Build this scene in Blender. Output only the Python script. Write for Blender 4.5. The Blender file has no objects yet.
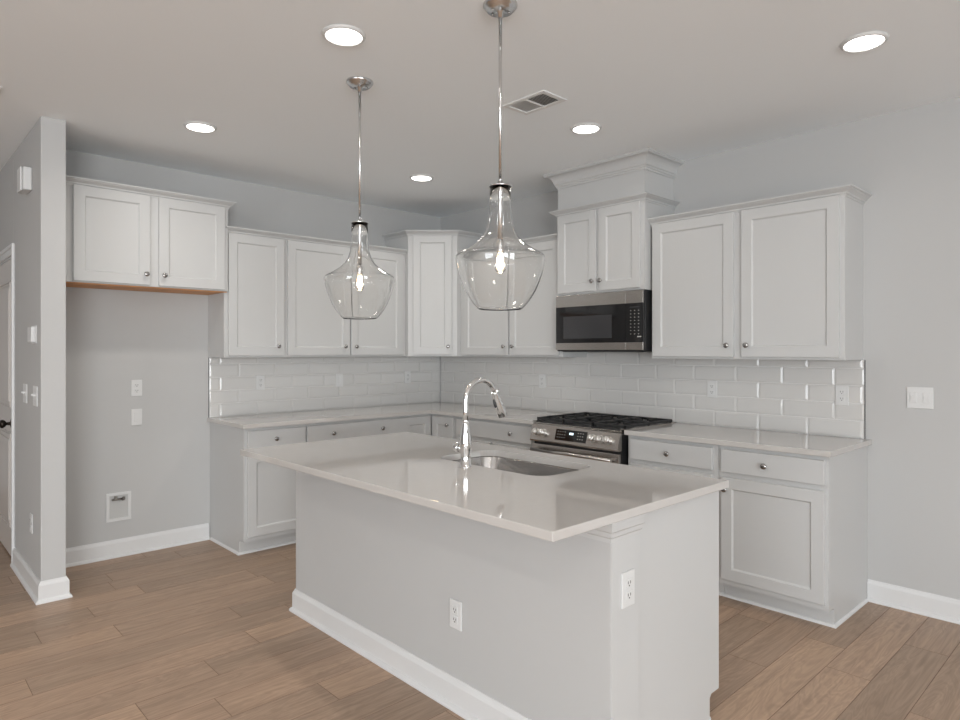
import bpy, bmesh, math, random
from mathutils import Vector, Matrix
random.seed(7)
PI = math.pi
C = bpy.context.scene.collection
SC = bpy.context.scene

# ------------------------------------------------------------ camera, world, daylight, exposure
cam_d = bpy.data.cameras.new('camera'); cam = bpy.data.objects.new('camera', cam_d); C.objects.link(cam)
cam.location = (4.9686, -4.1389, 1.415)
cam.rotation_euler = (PI/2, 0, 0.81534)
cam_d.sensor_width = 36; cam_d.lens = 649.56/960*36; cam_d.shift_y = -8.84/960
cam_d.clip_start = 0.05
SC.camera = cam
H = 2.740                      # ceiling height
XR, YF, XL = 10.5, -9.2, -3.2   # far right wall, wall behind the camera, far left wall

w = bpy.data.worlds.new('world'); SC.world = w; w.use_nodes = True
bg = w.node_tree.nodes['Background']; bg.inputs[0].default_value = (0.80, 0.88, 1.0, 1); bg.inputs[1].default_value = 1.0

def area(name, loc, rot, sx, sy, power, col):
    l = bpy.data.lights.new(name, 'AREA'); l.shape = 'RECTANGLE'; l.size = sx; l.size_y = sy
    l.energy = power; l.color = col
    o = bpy.data.objects.new(name, l); C.objects.link(o); o.location = loc; o.rotation_euler = rot
    return o
# lamps added at invented windows, right and behind the camera, to light the kitchen
ADDED_WIN_R = [(-7.3, 2.6, 0.2, 2.4, 265), (-4.4, 1.5, 0.2, 2.4, 105)]        # centre y, width, z0, z1, watts   (right wall)
ADDED_WIN_F = [(5.4, 2.6, 0.4, 2.35, 98)]  # centre x, width, z0, z1 (front wall)
for yc, ww, z0, z1, pw in ADDED_WIN_R:
    area('added_daylight_right', (XR+0.02, yc, (z0+z1)/2), (0, PI/2, 0), z1-z0, ww, pw, (0.94, 0.98, 1.0))
for xc, ww, z0, z1, pw in ADDED_WIN_F:
    area('added_daylight_front', (xc, YF-0.02, (z0+z1)/2), (PI/2, 0, 0), ww, z1-z0, pw, (0.91, 0.96, 1.0))
# first is the sixth kitchen ceiling light; the rest are added, unseen fill lamps
for x, y, pw in ((4.07, -2.70, 4), (2.6, -4.9, 5), (5.5, -4.9, 7), (0.6, -6.4, 6), (2.6, -7.2, 8), (5.5, -7.2, 5)):
    l = bpy.data.lights.new('downlight_or_fill', 'AREA'); l.shape = 'DISK'; l.size = .15; l.energy = pw; l.color = (1.0, .96, .90)
    o = bpy.data.objects.new('downlight_or_fill', l); C.objects.link(o); o.location = (x, y, H-.012)
SC.view_settings.view_transform = 'Standard'; SC.view_settings.look = 'None'
SC.view_settings.exposure = 0.31; SC.view_settings.gamma = 1.0
SC.view_settings.use_curve_mapping = False

# ------------------------------------------------------------ materials
def mat(name, col, rough=0.5, metal=0.0, spec=0.5, bump=0.0, bscale=60, var=0.0, coat=0.0, aniso=None, vscale=3):
    m = bpy.data.materials.new(name); m.use_nodes = True
    nt = m.node_tree; n = nt.nodes; b = n['Principled BSDF']
    b.inputs['Base Color'].default_value = (*col, 1); b.inputs['Roughness'].default_value = rough
    b.inputs['Metallic'].default_value = metal; b.inputs['Specular IOR Level'].default_value = spec
    b.inputs['Coat Weight'].default_value = coat
    tc = n.new('ShaderNodeTexCoord')
    if var > 0:
        nz = n.new('ShaderNodeTexNoise'); nz.inputs['Scale'].default_value = vscale; nz.inputs['Detail'].default_value = 6
        nt.links.new(tc.outputs['Object'], nz.inputs['Vector'])
        cr = n.new('ShaderNodeValToRGB')
        cr.color_ramp.elements[0].position = 0.3; cr.color_ramp.elements[1].position = 0.7
        cr.color_ramp.elements[0].color = (*[c*(1-var) for c in col], 1); cr.color_ramp.elements[1].color = (*[min(1, c*(1+var)) for c in col], 1)
        nt.links.new(nz.outputs['Fac'], cr.inputs['Fac']); nt.links.new(cr.outputs['Color'], b.inputs['Base Color'])
    if bump > 0:
        nz = n.new('ShaderNodeTexNoise'); nz.inputs['Scale'].default_value = bscale; nz.inputs['Detail'].default_value = 3
        mp = n.new('ShaderNodeMapping'); nt.links.new(tc.outputs['Object'], mp.inputs['Vector'])
        if aniso: mp.inputs['Scale'].default_value = aniso
        nt.links.new(mp.outputs['Vector'], nz.inputs['Vector'])
        bp = n.new('ShaderNodeBump'); bp.inputs['Strength'].default_value = bump; bp.inputs['Distance'].default_value = 0.002
        nt.links.new(nz.outputs['Fac'], bp.inputs['Height']); nt.links.new(bp.outputs['Normal'], b.inputs['Normal'])
    return m
M = {}
M['wall'] = mat('wall_paint_grey', (0.485, 0.483, 0.478), 0.75, bump=0.08, bscale=220)
M['ceil'] = mat('ceiling_paint', (0.905, 0.93, 0.945), 0.9, bump=0.1, bscale=160)
M['trim'] = mat('trim_paint_white', (0.68, 0.68, 0.68), 0.35, spec=0.5)
M['cab'] = mat('cabinet_paint_white', (0.535, 0.535, 0.53), 0.42, spec=0.45)
M['cabin'] = mat('maple_underside', (0.60, 0.27, 0.09), 0.5, var=0.15, vscale=9)
M['tile'] = mat('glossy_white_tile', (0.60, 0.59, 0.575), 0.10, spec=0.5, bump=0.02, bscale=8)
M['grout'] = mat('grout_white', (0.74, 0.73, 0.72), 0.8)
M['edge'] = mat('dark_edge_metal', (0.05, 0.05, 0.05), 0.6, metal=0.0)
M['steel'] = mat('brushed_steel', (0.50, 0.475, 0.45), 0.27, metal=1.0, bump=0.05, bscale=40, aniso=(1, 30, 60))
M['sink'] = mat('sink_steel', (0.46, 0.45, 0.44), 0.24, metal=1.0, bump=0.05, bscale=30, aniso=(1, 40, 40))
M['chrome'] = mat('chrome', (0.82, 0.82, 0.82), 0.06, metal=1.0)
M['nickel'] = mat('satin_nickel', (0.42, 0.41, 0.40), 0.22, metal=1.0)
M['black'] = mat('black_gloss_glass', (0.010, 0.010, 0.011), 0.06, spec=0.5)
M['darkwin'] = mat('dark_window_glass', (0.045, 0.045, 0.048), 0.10, spec=0.6)
M['blackmatte'] = mat('black_enamel', (0.016, 0.016, 0.017), 0.38)
M['iron'] = mat('cast_iron', (0.018, 0.018, 0.019), 0.5, bump=0.2, bscale=150)
M['plastic'] = mat('white_plastic', (0.66, 0.66, 0.655), 0.35)
M['slot'] = mat('dark_slot', (0.05, 0.05, 0.05), 0.6)
M['door'] = mat('hall_door_paint', (0.60, 0.56, 0.53), 0.28)
M['bronze'] = mat('dark_bronze', (0.035, 0.028, 0.024), 0.3, metal=0.9)
M['grille'] = mat('vent_metal_white', (0.78, 0.78, 0.77), 0.4)
M['brass'] = mat('brass_valve', (0.35, 0.33, 0.30), 0.3, metal=1.0)
M['keys'] = mat('pale_key_print', (0.45, 0.43, 0.40), 0.5)
M['knob_satin'] = mat('range_knob_satin', (0.86, 0.85, 0.83), 0.32, metal=1.0)
M['rod'] = mat('polished_nickel_rod', (0.66, 0.66, 0.66), 0.22, metal=1.0)
M['bulbsocket'] = mat('socket_nickel', (0.7, 0.7, 0.7), 0.35, metal=1.0)

def quartz():
    m = mat('white_quartz', (0.53, 0.507, 0.485), 0.035, spec=0.85, var=0.008, vscale=30)
    return m
M['quartz'] = quartz()
def glass(name, col=(1, 1, 1), rough=0.0):
    m = bpy.data.materials.new(name); m.use_nodes = True; b = m.node_tree.nodes['Principled BSDF']
    b.inputs['Base Color'].default_value = (*col, 1); b.inputs['Roughness'].default_value = rough
    b.inputs['Transmission Weight'].default_value = 1.0; b.inputs['IOR'].default_value = 1.45
    return m
M['glass'] = glass('clear_glass', (0.98, 0.98, 0.975))
M['pane'] = glass('window_glass', (1, 1, 1))
def emit(name, col, s):
    m = bpy.data.materials.new(name); m.use_nodes = True; b = m.node_tree.nodes['Principled BSDF']
    b.inputs['Base Color'].default_value = (*col, 1)
    b.inputs['Emission Color'].default_value = (*col, 1); b.inputs['Emission Strength'].default_value = s
    return m
M['led'] = emit('downlight_lens', (1.0, 0.97, 0.92), 5.0)
M['filament'] = emit('bulb_filament', (1.0, 0.72, 0.42), 45.0)
M['display'] = emit('display_digits', (0.75, 0.9, 1.0), 1.2)

def wood():
    m = bpy.data.materials.new('oak_plank_floor'); m.use_nodes = True
    nt = m.node_tree; n = nt.nodes; L = nt.links; b = n['Principled BSDF']
    at = n.new('ShaderNodeAttribute'); at.attribute_name = 'plank'
    tc = n.new('ShaderNodeTexCoord')
    sep = n.new('ShaderNodeSeparateColor'); L.new(at.outputs['Color'], sep.inputs['Color'])
    off = n.new('ShaderNodeVectorMath'); off.operation = 'MULTIPLY_ADD'
    L.new(at.outputs['Color'], off.inputs[0]); off.inputs[1].default_value = (17.3, 41.7, 9.1); L.new(tc.outputs['Object'], off.inputs[2])
    def noise(scale, vec, detail=5, dist=0.0):
        mp = n.new('ShaderNodeMapping'); mp.inputs['Scale'].default_value = vec; L.new(off.outputs[0], mp.inputs['Vector'])
        nz = n.new('ShaderNodeTexNoise'); nz.inputs['Scale'].default_value = scale; nz.inputs['Detail'].default_value = detail
        nz.inputs['Distortion'].default_value = dist
        L.new(mp.outputs['Vector'], nz.inputs['Vector']); return nz
    g1 = noise(1.0, (55, 2.2, 1), 6, 0.6)       # fine grain
    g2 = noise(1.0, (7, 0.9, 1), 4, 1.6)        # cathedral figure
    wv = n.new('ShaderNodeMath'); wv.operation = 'SINE'
    ml = n.new('ShaderNodeMath'); ml.operation = 'MULTIPLY'; ml.inputs[1].default_value = 80
    L.new(g2.outputs['Fac'], ml.inputs[0]); L.new(ml.outputs[0], wv.inputs[0])
    base = n.new('ShaderNodeValToRGB'); e = base.color_ramp.elements
    e[0].position = 0.0; e[0].color = (0.355, 0.252, 0.180, 1); e[1].position = 1.0; e[1].color = (0.480, 0.330, 0.228, 1)
    mid = base.color_ramp.elements.new(0.5); mid.color = (0.425, 0.292, 0.206, 1)
    L.new(sep.outputs['Red'], base.inputs['Fac'])
    mix1 = n.new('ShaderNodeMix'); mix1.data_type = 'RGBA'; mix1.blend_type = 'MULTIPLY'
    mr = n.new('ShaderNodeMapRange'); mr.inputs['From Min'].default_value = 0.3; mr.inputs['From Max'].default_value = 0.7
    mr.inputs['To Min'].default_value = 0.84; mr.inputs['To Max'].default_value = 1.12
    L.new(g1.outputs['Fac'], mr.inputs['Value'])
    mr2 = n.new('ShaderNodeMapRange'); mr2.inputs['From Min'].default_value = -1; mr2.inputs['From Max'].default_value = 1
    mr2.inputs['To Min'].default_value = 0.90; mr2.inputs['To Max'].default_value = 1.05
    L.new(wv.outputs[0], mr2.inputs['Value'])
    mm = n.new('ShaderNodeMath'); mm.operation = 'MULTIPLY'; L.new(mr.outputs[0], mm.inputs[0]); L.new(mr2.outputs[0], mm.inputs[1])
    cmb = n.new('ShaderNodeCombineColor')
    for i in range(3): L.new(mm.outputs[0], cmb.inputs[i])
    mix1.inputs['Factor'].default_value = 1.0
    L.new(base.outputs['Color'], mix1.inputs['A']); L.new(cmb.outputs['Color'], mix1.inputs['B'])
    L.new(mix1.outputs['Result'], b.inputs['Base Color'])
    b.inputs['Roughness'].default_value = 0.42; b.inputs['Specular IOR Level'].default_value = 0.4
    bp = n.new('ShaderNodeBump'); bp.inputs['Strength'].default_value = 0.12; bp.inputs['Distance'].default_value = 0.001
    L.new(g1.outputs['Fac'], bp.inputs['Height']); L.new(bp.outputs['Normal'], b.inputs['Normal'])
    return m
M['wood'] = wood()
M['gap'] = mat('plank_groove', (0.19, 0.125, 0.085), 0.8)

# ------------------------------------------------------------ mesh helpers
def bx(bm, x0, x1, y0, y1, z0, z1, bev=0.0, mi=0):
    vs = [bm.verts.new(p) for p in ((x0,y0,z0),(x1,y0,z0),(x1,y1,z0),(x0,y1,z0),(x0,y0,z1),(x1,y0,z1),(x1,y1,z1),(x0,y1,z1))]
    fs = [bm.faces.new([vs[i] for i in q]) for q in ((0,3,2,1),(4,5,6,7),(0,1,5,4),(1,2,6,5),(2,3,7,6),(3,0,4,7))]
    for f in fs: f.material_index = mi
    if bev > 0:
        es = list({e for f in fs for e in f.edges})
        r = bmesh.ops.bevel(bm, geom=es, offset=bev, segments=2, affect='EDGES', profile=0.5)
        for f in r['faces']: f.material_index = mi
    return vs
def box(*a, bev=0.0):
    bm = bmesh.new(); bx(bm, *a, bev=bev); return bm
def tube(bm, pts, radii, seg=16, cap=True, mi=0):
    pts = [Vector(p) for p in pts]
    if not isinstance(radii, (list, tuple)): radii = [radii]*len(pts)
    rings = []; t0 = (pts[1]-pts[0]).normalized()
    up = Vector((0,0,1)) if abs(t0.z) < 0.9 else Vector((1,0,0))
    nrm = t0.cross(up).normalized()
    for i, p in enumerate(pts):
        t = (pts[min(i+1,len(pts)-1)]-pts[max(i-1,0)]).normalized()
        nrm = (nrm - t*nrm.dot(t)).normalized(); bn = t.cross(nrm)
        rings.append([bm.verts.new(p+(nrm*math.cos(2*PI*k/seg)+bn*math.sin(2*PI*k/seg))*radii[i]) for k in range(seg)])
    for a, b in zip(rings, rings[1:]):
        for k in range(seg):
            f = bm.faces.new((a[k], a[(k+1)%seg], b[(k+1)%seg], b[k])); f.smooth = True; f.material_index = mi
    if cap:
        for r in (rings[0][::-1], rings[-1]):
            f = bm.faces.new(r); f.material_index = mi
def lathe(bm, prof, seg=32, axis='z', org=(0,0,0), closed=False, smooth=True):
    """prof = [(r, h)], revolved about axis through org; r=0 ends collapse to a point"""
    o = Vector(org); rings = []
    def P(r, h, a):
        c, s = r*math.cos(a), r*math.sin(a)
        return o+Vector({'z': (c, s, h), 'y': (c, h, s), 'x': (h, c, s)}[axis])
    for r, h in prof:
        if r < 1e-6: rings.append([bm.verts.new(P(0, h, 0))])
        else: rings.append([bm.verts.new(P(r, h, 2*PI*k/seg)) for k in range(seg)])
    prs = list(zip(rings, rings[1:]))
    if closed: prs.append((rings[-1], rings[0]))
    for a, b in prs:
        for k in range(seg):
            A = [a[k%len(a)], a[(k+1)%seg % len(a)] if len(a) > 1 else None, b[(k+1)%seg] if len(b) > 1 else None, b[k%len(b)]]
            A = [v for v in A if v is not None]
            if len(set(A)) >= 3:
                f = bm.faces.new(A); f.smooth = smooth
def sweep(bm, path, prof, flip=False):
    """extrude closed profile [(out, z)] along 2-D path [(x, y)] with mitred corners; 'out' is to the right of travel"""
    n = len(path); dirs = []
    for i in range(n-1):
        d = Vector((path[i+1][0]-path[i][0], path[i+1][1]-path[i][1])).normalized(); dirs.append(d)
    rings = []
    for i, p in enumerate(path):
        if i == 0: mv = Vector((dirs[0].y, -dirs[0].x))
        elif i == n-1: mv = Vector((dirs[-1].y, -dirs[-1].x))
        else:
            n1 = Vector((dirs[i-1].y, -dirs[i-1].x)); n2 = Vector((dirs[i].y, -dirs[i].x))
            mv = (n1+n2); mv = mv/ max(1e-6, mv.dot(n1))
        rings.append([bm.verts.new((p[0]+mv.x*o, p[1]+mv.y*o, z)) for o, z in prof])
    k = len(prof)
    for a, b in zip(rings, rings[1:]):
        for j in range(k): bm.faces.new((a[j], a[(j+1)%k], b[(j+1)%k], b[j]))
    bm.faces.new(rings[0][::-1]); bm.faces.new(rings[-1])
def prism(bm, poly, z0, z1, bev=0.0, bevw=None):
    a = [bm.verts.new((x, y, z0)) for x, y in poly]; b = [bm.verts.new((x, y, z1)) for x, y in poly]
    k = len(poly)
    f0 = bm.faces.new(a[::-1]); f1 = bm.faces.new(b)
    fs = [f0, f1]+[bm.faces.new((a[j], a[(j+1)%k], b[(j+1)%k], b[j])) for j in range(k)]
    if bev > 0:
        es = list({e for f in (f0, f1) for e in f.edges})
        bmesh.ops.bevel(bm, geom=es, offset=bev, segments=2, affect='EDGES', profile=0.5)
def obj(name, bm, m, parent=None, smooth_angle=None):
    bmesh.ops.recalc_face_normals(bm, faces=bm.faces)
    me = bpy.data.meshes.new(name); bm.to_mesh(me); bm.free()
    for mm in (m if isinstance(m, (list, tuple)) else [m]): me.materials.append(M[mm] if isinstance(mm, str) else mm)
    o = bpy.data.objects.new(name, me); C.objects.link(o)
    if parent: o.parent = parent
    return o
def tag(o, label, cat, group=None):
    o['label'] = label; o['category'] = cat
    if group: o['group'] = group
    return o
def thing(name, label, cat, loc=(0,0,0), rz=0.0, group=None):
    o = bpy.data.objects.new(name, None); C.objects.link(o); o.location = loc; o.rotation_euler = (0,0,rz)
    o.empty_display_size = 0.1
    return tag(o, label, cat, group)
def struct(name, bm, m, parent=None):
    o = obj(name, bm, m, parent)
    if parent is None: o['kind'] = 'structure'
    return o
def copy_tree(o, parent=None):
    c = o.copy(); C.objects.link(c)
    if parent: c.parent = parent
    for ch in list(o.children): copy_tree(ch, c)
    return c

# ------------------------------------------------------------ room shell
PW = 0.179; PX = 4.09
known = {-17:-3.528, -16:-3.217, -15:-2.69, -14:-3.646, -12:-3.022, -11:-3.358, -18:-3.259, -9:-2.746, -13:-2.755, -19:-2.957, -2:-0.76, -1:-1.008, 0:-0.493}
tone = {-12: .55, -11: .35, -10: .9, -9: .7, -13: .5, -2: .3}
bm = bmesh.new(); lay = bm.loops.layers.color.new('plank')
r0 = math.floor((XL-0.2-PX)/PW)
r = r0
while PX+r*PW < XR+0.2:
    xa, xb = PX+r*PW, PX+(r+1)*PW
    ys = [known.get(r, -3+random.uniform(-.6, .6))]
    while ys[-1] < 0.2: ys.append(ys[-1]+random.choice((0.9, 1.2, 1.5, 1.8)))
    ys = ys[::-1]
    while ys[-1] > YF-0.2: ys.append(ys[-1]-random.choice((0.75, 1.2, 1.5, 1.8)))
    for y1, y0 in zip(ys, ys[1:]):
        y1 = min(y1, 0.2); y0 = max(y0, YF-0.2)
        if y1-y0 < 0.01: continue
        g = 0.0011
        vs = [bm.verts.new(p) for p in ((xa+g,y0+g,0),(xb-g,y0+g,0),(xb-g,y1-g,0),(xa+g,y1-g,0))]
        lo = [bm.verts.new(p) for p in ((xa,y0,-.002),(xb,y0,-.002),(xb,y1,-.002),(xa,y1,-.002))]
        col = (random.random(), random.random(), random.random(), 1)
        fs = [bm.faces.new(vs)]
        for k in range(4):
            f = bm.faces.new((lo[k], lo[(k+1)%4], vs[(k+1)%4], vs[k])); f.material_index = 1; fs.append(f)
        for f in fs:
            for l in f.loops: l[lay] = col
    r += 1
bx(bm, XL-.1, XR+.1, YF-.1, .1, -0.12, -0.002)
struct('floor', bm, ['wood', 'gap'])
struct('ceiling', box(XL-.1, XR+.1, YF-.1, .1, H, H+.12), 'ceil')
struct('wall_back', box(-0.12, XR+.1, 0, .12, 0, H), 'wall')
struct('wall_left', box(-.12, 0, -3.40, 0.0, 0, H), 'wall')
# hall wall: partition beside the refrigerator space, continuing past the hall door on the left
HX, HY0, HY1 = 0.615, -3.432, -3.31
DX0, DX1, DZ = -1.16, -0.34, 2.06
bm = bmesh.new()
bx(bm, DX1, HX, HY0, HY1, 0, H, bev=0.004)
bx(bm, XL, DX0, HY0, HY1, 0, H); bx(bm, DX0, DX1, HY0, HY1, DZ, H)
struct('wall_hall', bm, 'wall')
struct('wall_far_left', box(XL-.12, XL, YF, .1, 0, H), 'wall')
def wall_with_added_windows(name, wins, along, pos, span):
    bm = bmesh.new(); t = 0.12
    def piece(a0, a1, z0, z1):
        if along == 'y': bx(bm, pos, pos+t, a0, a1, z0, z1)
        else: bx(bm, a0, a1, pos-t, pos, z0, z1)
    a = span[0]
    for c, ww, z0, z1, _ in sorted(wins):
        piece(a, c-ww/2, 0, H); piece(c-ww/2, c+ww/2, 0, z0); piece(c-ww/2, c+ww/2, z1, H); a = c+ww/2
    piece(a, span[1], 0, H)
    struct(name, bm, 'wall')
    return
wall_with_added_windows('wall_right', ADDED_WIN_R, 'y', XR, (YF, 0))
wall_with_added_windows('wall_front', ADDED_WIN_F, 'x', YF, (XL, XR))
wi = 1
for along, wins in (('y', ADDED_WIN_R), ('x', ADDED_WIN_F)):
    for c, ww, z0, z1, _ in wins:
        e = bpy.data.objects.new('window_%d' % wi, None); C.objects.link(e); e['kind'] = 'structure'; wi += 1  # unseen window, invented as the opening for the added light
        bm = bmesh.new(); f = 0.06
        def P(a0, a1, za, zb):
            if along == 'y': bx(bm, XR-.02, XR+.015, c+a0, c+a1, za, zb)
            else: bx(bm, c+a0, c+a1, YF-.015, YF+.02, za, zb)
        P(-ww/2-f, -ww/2+.02, z0-f, z1+f); P(ww/2-.02, ww/2+f, z0-f, z1+f); P(-ww/2, ww/2, z1-.02, z1+f); P(-ww/2, ww/2, z0-f, z0+.02)
        P(-ww/2, ww/2, (z0+z1)/2-.02, (z0+z1)/2+.02); P(-.02, .02, z0, z1)
        obj('window_frame', bm, 'trim', e)

BASE = [(0,0),(.027,0),(.027,.006),(.024,.014),(.016,.02),(.014,.022),(.014,.096),(.011,.104),(.006,.112),(.004,.12),(0,.12)]
def baseboard(name, path, parent=None):
    bm = bmesh.new(); sweep(bm, path, BASE)
    return struct(name, bm, 'trim', parent)
baseboard('baseboard_left', [(0, HY1), (0, -2.266)][::-1] if False else [(0, HY1+.001), (0, -2.272)])
baseboard('baseboard_back', [(3.792, 0), (XR, 0)])
baseboard('baseboard_hall', [(DX1+.07, HY0), (HX, HY0), (HX, HY1), (0.0, HY1)])
baseboard('baseboard_right', [(XR, 0), (XR, YF)])
# door casing and panelled hall door
bm = bmesh.new()
cas = [(0,0),(.0,.018),(.012,.018),(.02,.014),(.055,.012),(.068,.008),(.07,0)]
for x0, x1 in ((DX1, DX1+.07), (DX0-.07, DX0)):
    xi, xo = (x0, x1) if x0 > DX0 else (x1, x0); xm = xi+(xo-xi)*.65
    bx(bm, min(xi, xm), max(xi, xm)-.0003, HY0-.012, HY0-.0002, 0, DZ, bev=.003)
    bx(bm, min(xm, xo), max(xm, xo), HY0-.018, HY0-.0002, 0, DZ+.07, bev=.004)
bx(bm, DX0+.0005, DX1-.0005, HY0-.012, HY0-.0002, DZ, DZ+.045, bev=.003); bx(bm, DX0-.02, DX1+.044, HY0-.018, HY0-.0002, DZ+.0455, DZ+.07, bev=.004)
bx(bm, DX1-.0125, DX1-.0005, HY0+.0005, HY1, 0, DZ-.0125); bx(bm, DX0+.0005, DX0+.0125, HY0+.0005, HY1, 0, DZ-.0125); bx(bm, DX0+.0005, DX1-.0005, HY0+.0005, HY1, DZ-.012, DZ-.0005)
struct('trim_1', bm, 'trim')
dr = bpy.data.objects.new('door_1', None); C.objects.link(dr); dr['kind'] = 'structure'
bm = bmesh.new(); dw0, dw1 = DX0+.014, DX1-.014; yd = HY0+.004
bx(bm, dw0, dw1, yd, yd+.036, 0.012, DZ-.014)
for z0, z1 in ((0.20, 0.86), (1.02, 1.90)):
    for k, (ins, dep) in enumerate(((0, .007), (.018, .004), (.05, .008))):
        a0, a1 = dw0+.11+ins, dw1-.11-ins
        if k < 2:
            t = .012
            for q in ((a0, a1, z0+ins, z0+ins+t), (a0, a1, z1-ins-t, z1-ins)): bx(bm, q[0], q[1], yd-dep, yd, q[2], q[3], bev=.002)
            for q in ((a0, a0+t), (a1-t, a1)): bx(bm, q[0], q[1], yd-dep, yd, z0+ins, z1-ins, bev=.002)
        else: bx(bm, a0, a1, yd-dep, yd, z0+ins, z1-ins, bev=.003)
obj('door_slab', bm, 'door', dr)
bm = bmesh.new()
lathe(bm, [(0,0),(.032,0),(.032,-.006),(.012,-.012),(.010,-.032),(.022,-.040),(.029,-.052),(.027,-.064),(.014,-.071),(0,-.072)], 24, 'y', (DX1-.075, yd, .925))
obj('door_handle', bm, 'bronze', dr)

# ------------------------------------------------------------ cabinets (local frame: x along width, front faces -y, wall at y=0)
FR = 0.062; DT = 0.019
def rect_rings(bm, rings):
    """rings = [(x0,x1,z0,z1,y)] -> connected frames, last capped"""
    R = [[bm.verts.new(p) for p in ((x0,y,z0),(x1,y,z0),(x1,y,z1),(x0,y,z1))] for x0,x1,z0,z1,y in rings]
    for a, b in zip(R, R[1:]):
        for k in range(4): bm.faces.new((a[k], a[(k+1)%4], b[(k+1)%4], b[k]))
    bm.faces.new(R[0][::-1]); bm.faces.new(R[-1])
def shaker(x0, x1, z0, z1, yf):
    """door on a face frame at y=yf"""
    bm = bmesh.new(); c = .002; y = yf-DT; s = FR
    def r(i, yy): return (x0+i, x1-i, z0+i, z1-i, yy)
    rect_rings(bm, [r(0, yf-.0005), r(0, y+c), r(c, y), r(s, y), r(s+.001, y+.002), r(s+.008, y+.009), r(s+.0085, y+.0095)])
    return bm
def slab(x0, x1, z0, z1, yf):
    bm = bmesh.new(); y = yf-DT
    def r(i, yy): return (x0+i, x1-i, z0+i, z1-i, yy)
    rect_rings(bm, [r(0, yf-.0005), r(0, y+.002), r(.0015, y+.0005), r(.003, y)])
    return bm
KNOB = [(0,0),(.006,0),(.0055,-.010),(.007,-.013),(.0145,-.018),(.0165,-.022),(.0155,-.026),(.010,-.029),(0,-.030)]
def knob(x, z, yf, parent):
    bm = bmesh.new(); lathe(bm, KNOB, 20, 'y', (0,0,0))
    o = obj('knob', bm, 'nickel', parent); o.location = (x, yf-DT, z); return o
def CROWN(T, s=1.0, top=.022):
    return [(0,T-.027),(.004*s,T-.027),(.006*s,T-.018),(.012*s,T-.014),(.014*s,T-.006),(.026*s,T+.002),(.036*s,T+.008),(.038*s,T+.012),(.046*s,T+.014),(.046*s,T+top),(0,T+top)]
BIGCROWN = lambda z0, z1, p: [(0,z0),(.006,z0),(.008,z0+.012),(.014,z0+.016),(.016,z0+.026),(.022,z0+.030)] + \
    [(.022+(p-.034)*(1-math.cos(t*PI/2/6))*1.0, z0+.030+(z1-z0-.052)*math.sin(t*PI/2/6)) for t in range(1, 7)] + \
    [(p-.006,z1-.020),(p-.006,z1-.014),(p,z1-.012),(p,z1),(0,z1)]
def carcass(name, parent, x0, x1, d, z0, z1, stiles=None, m='cab', rail=0.025, divs=()):
    bm = bmesh.new(); bx(bm, x0, x1, -d, 0, z0, z1, bev=.0015)
    return obj(name, bm, m, parent)

def wall_cab(name, label, loc, rz, w, d, z0, z1, doors, group=None, crown=(True, True, True), underside=False, ct=None, z0d=None):
    """doors = [(x0, x1, knob_x or None)]"""
    t = thing(name, label, 'kitchen cabinet', loc, rz, group)
    carcass('cabinet_body', t, 0, w, d, z0 + (.006 if underside else 0), z1)
    for x0, x1, kx in doors:
        dd = obj('door', shaker(x0, x1, z0+.014 if z0d is None else z0d, z1-.02, -d), 'cab', t)
        if kx is not None: knob(kx, z0+.014+.070, -d, dd)
    T = z1
    l, f, r = crown; path = [(0, -d), (w, -d)]
    if l: path = [(0, 0)]+path
    if r: path = path+[(w, 0)]
    bm = bmesh.new(); sweep(bm, path, CROWN(T)); obj('crown_molding', bm, 'cab', t)
    if underside:
        bm = bmesh.new(); bx(bm, .0, w, -d+.02, -.001, z0, z0+.0055)
        o = obj('bottom_panel', bm, 'cabin', t); o['label'] = 'bare brown wood underside'
    return t

RL = PI/2     # left wall units face +x ; origin at (0, y0), local x -> +y
UD = 0.305
FT = 2.275
# over the refrigerator space
def ly(y0): return (0.0, y0, 0.0)
y0 = HY1+.002
wall_cab('wall_cabinet', 'short white two-door cabinet high above the empty refrigerator space, brown wood underside', ly(y0), RL, -2.260-y0, 0.335, 1.837, 2.462,
         [(-3.222-y0, -2.783-y0, -2.783-y0-.026), (-2.728-y0, -2.286-y0, -2.728-y0+.030)], crown=(False, True, True), underside=True)
y0 = -2.276
wall_cab('wall_cabinet', 'single-door white wall cabinet on the left wall, leftmost above the tile', ly(y0), RL, .475, UD, 1.369, 2.29,
         [(.027, .457, .457-.056)], crown=(False, True, False))
y0 = -1.801
wall_cab('wall_cabinet', 'two-door white wall cabinet on the left wall, partly behind the left glass pendant', ly(y0), RL, 1.801-.662, UD, 1.369, 2.29,
         [(.012, .561, .561-.052), (.575, 1.801-.700, .575+.040)], crown=(False, True, False))
# corner diagonal cabinet
t = thing('corner_cabinet', 'tall diagonal white corner cabinet rising above its neighbours, single narrow door', 'kitchen cabinet', (0,0,0))
CT = 2.458; CF = .345; CX = .645; CY = .660
poly = [(0.001,-.001),(0.001,-CY),(CF,-CY),(CX,-CF),(CX,-.001)]
bm = bmesh.new(); prism(bm, poly, 1.369, CT, bev=.0015); obj('cabinet_body', bm, 'cab', t)
bm = bmesh.new(); sweep(bm, [(0.001,-CY),(CF,-CY),(CX,-CF),(CX,-.001)], CROWN(CT)); obj('crown_molding', bm, 'cab', t)
dv = Vector((CX-CF, CY-CF)); dw = dv.length
bm = shaker(-dw/2+.046, dw/2-.046, 1.386, CT-.02, 0)
d = obj('door', bm, 'cab', t); d.location = ((CF+CX)/2, -(CF+CY)/2, 0); d.rotation_euler = (0,0,math.atan2(dv.y, dv.x))
knob(dw/2-.046-.032, 1.456, 0, d)
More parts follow.
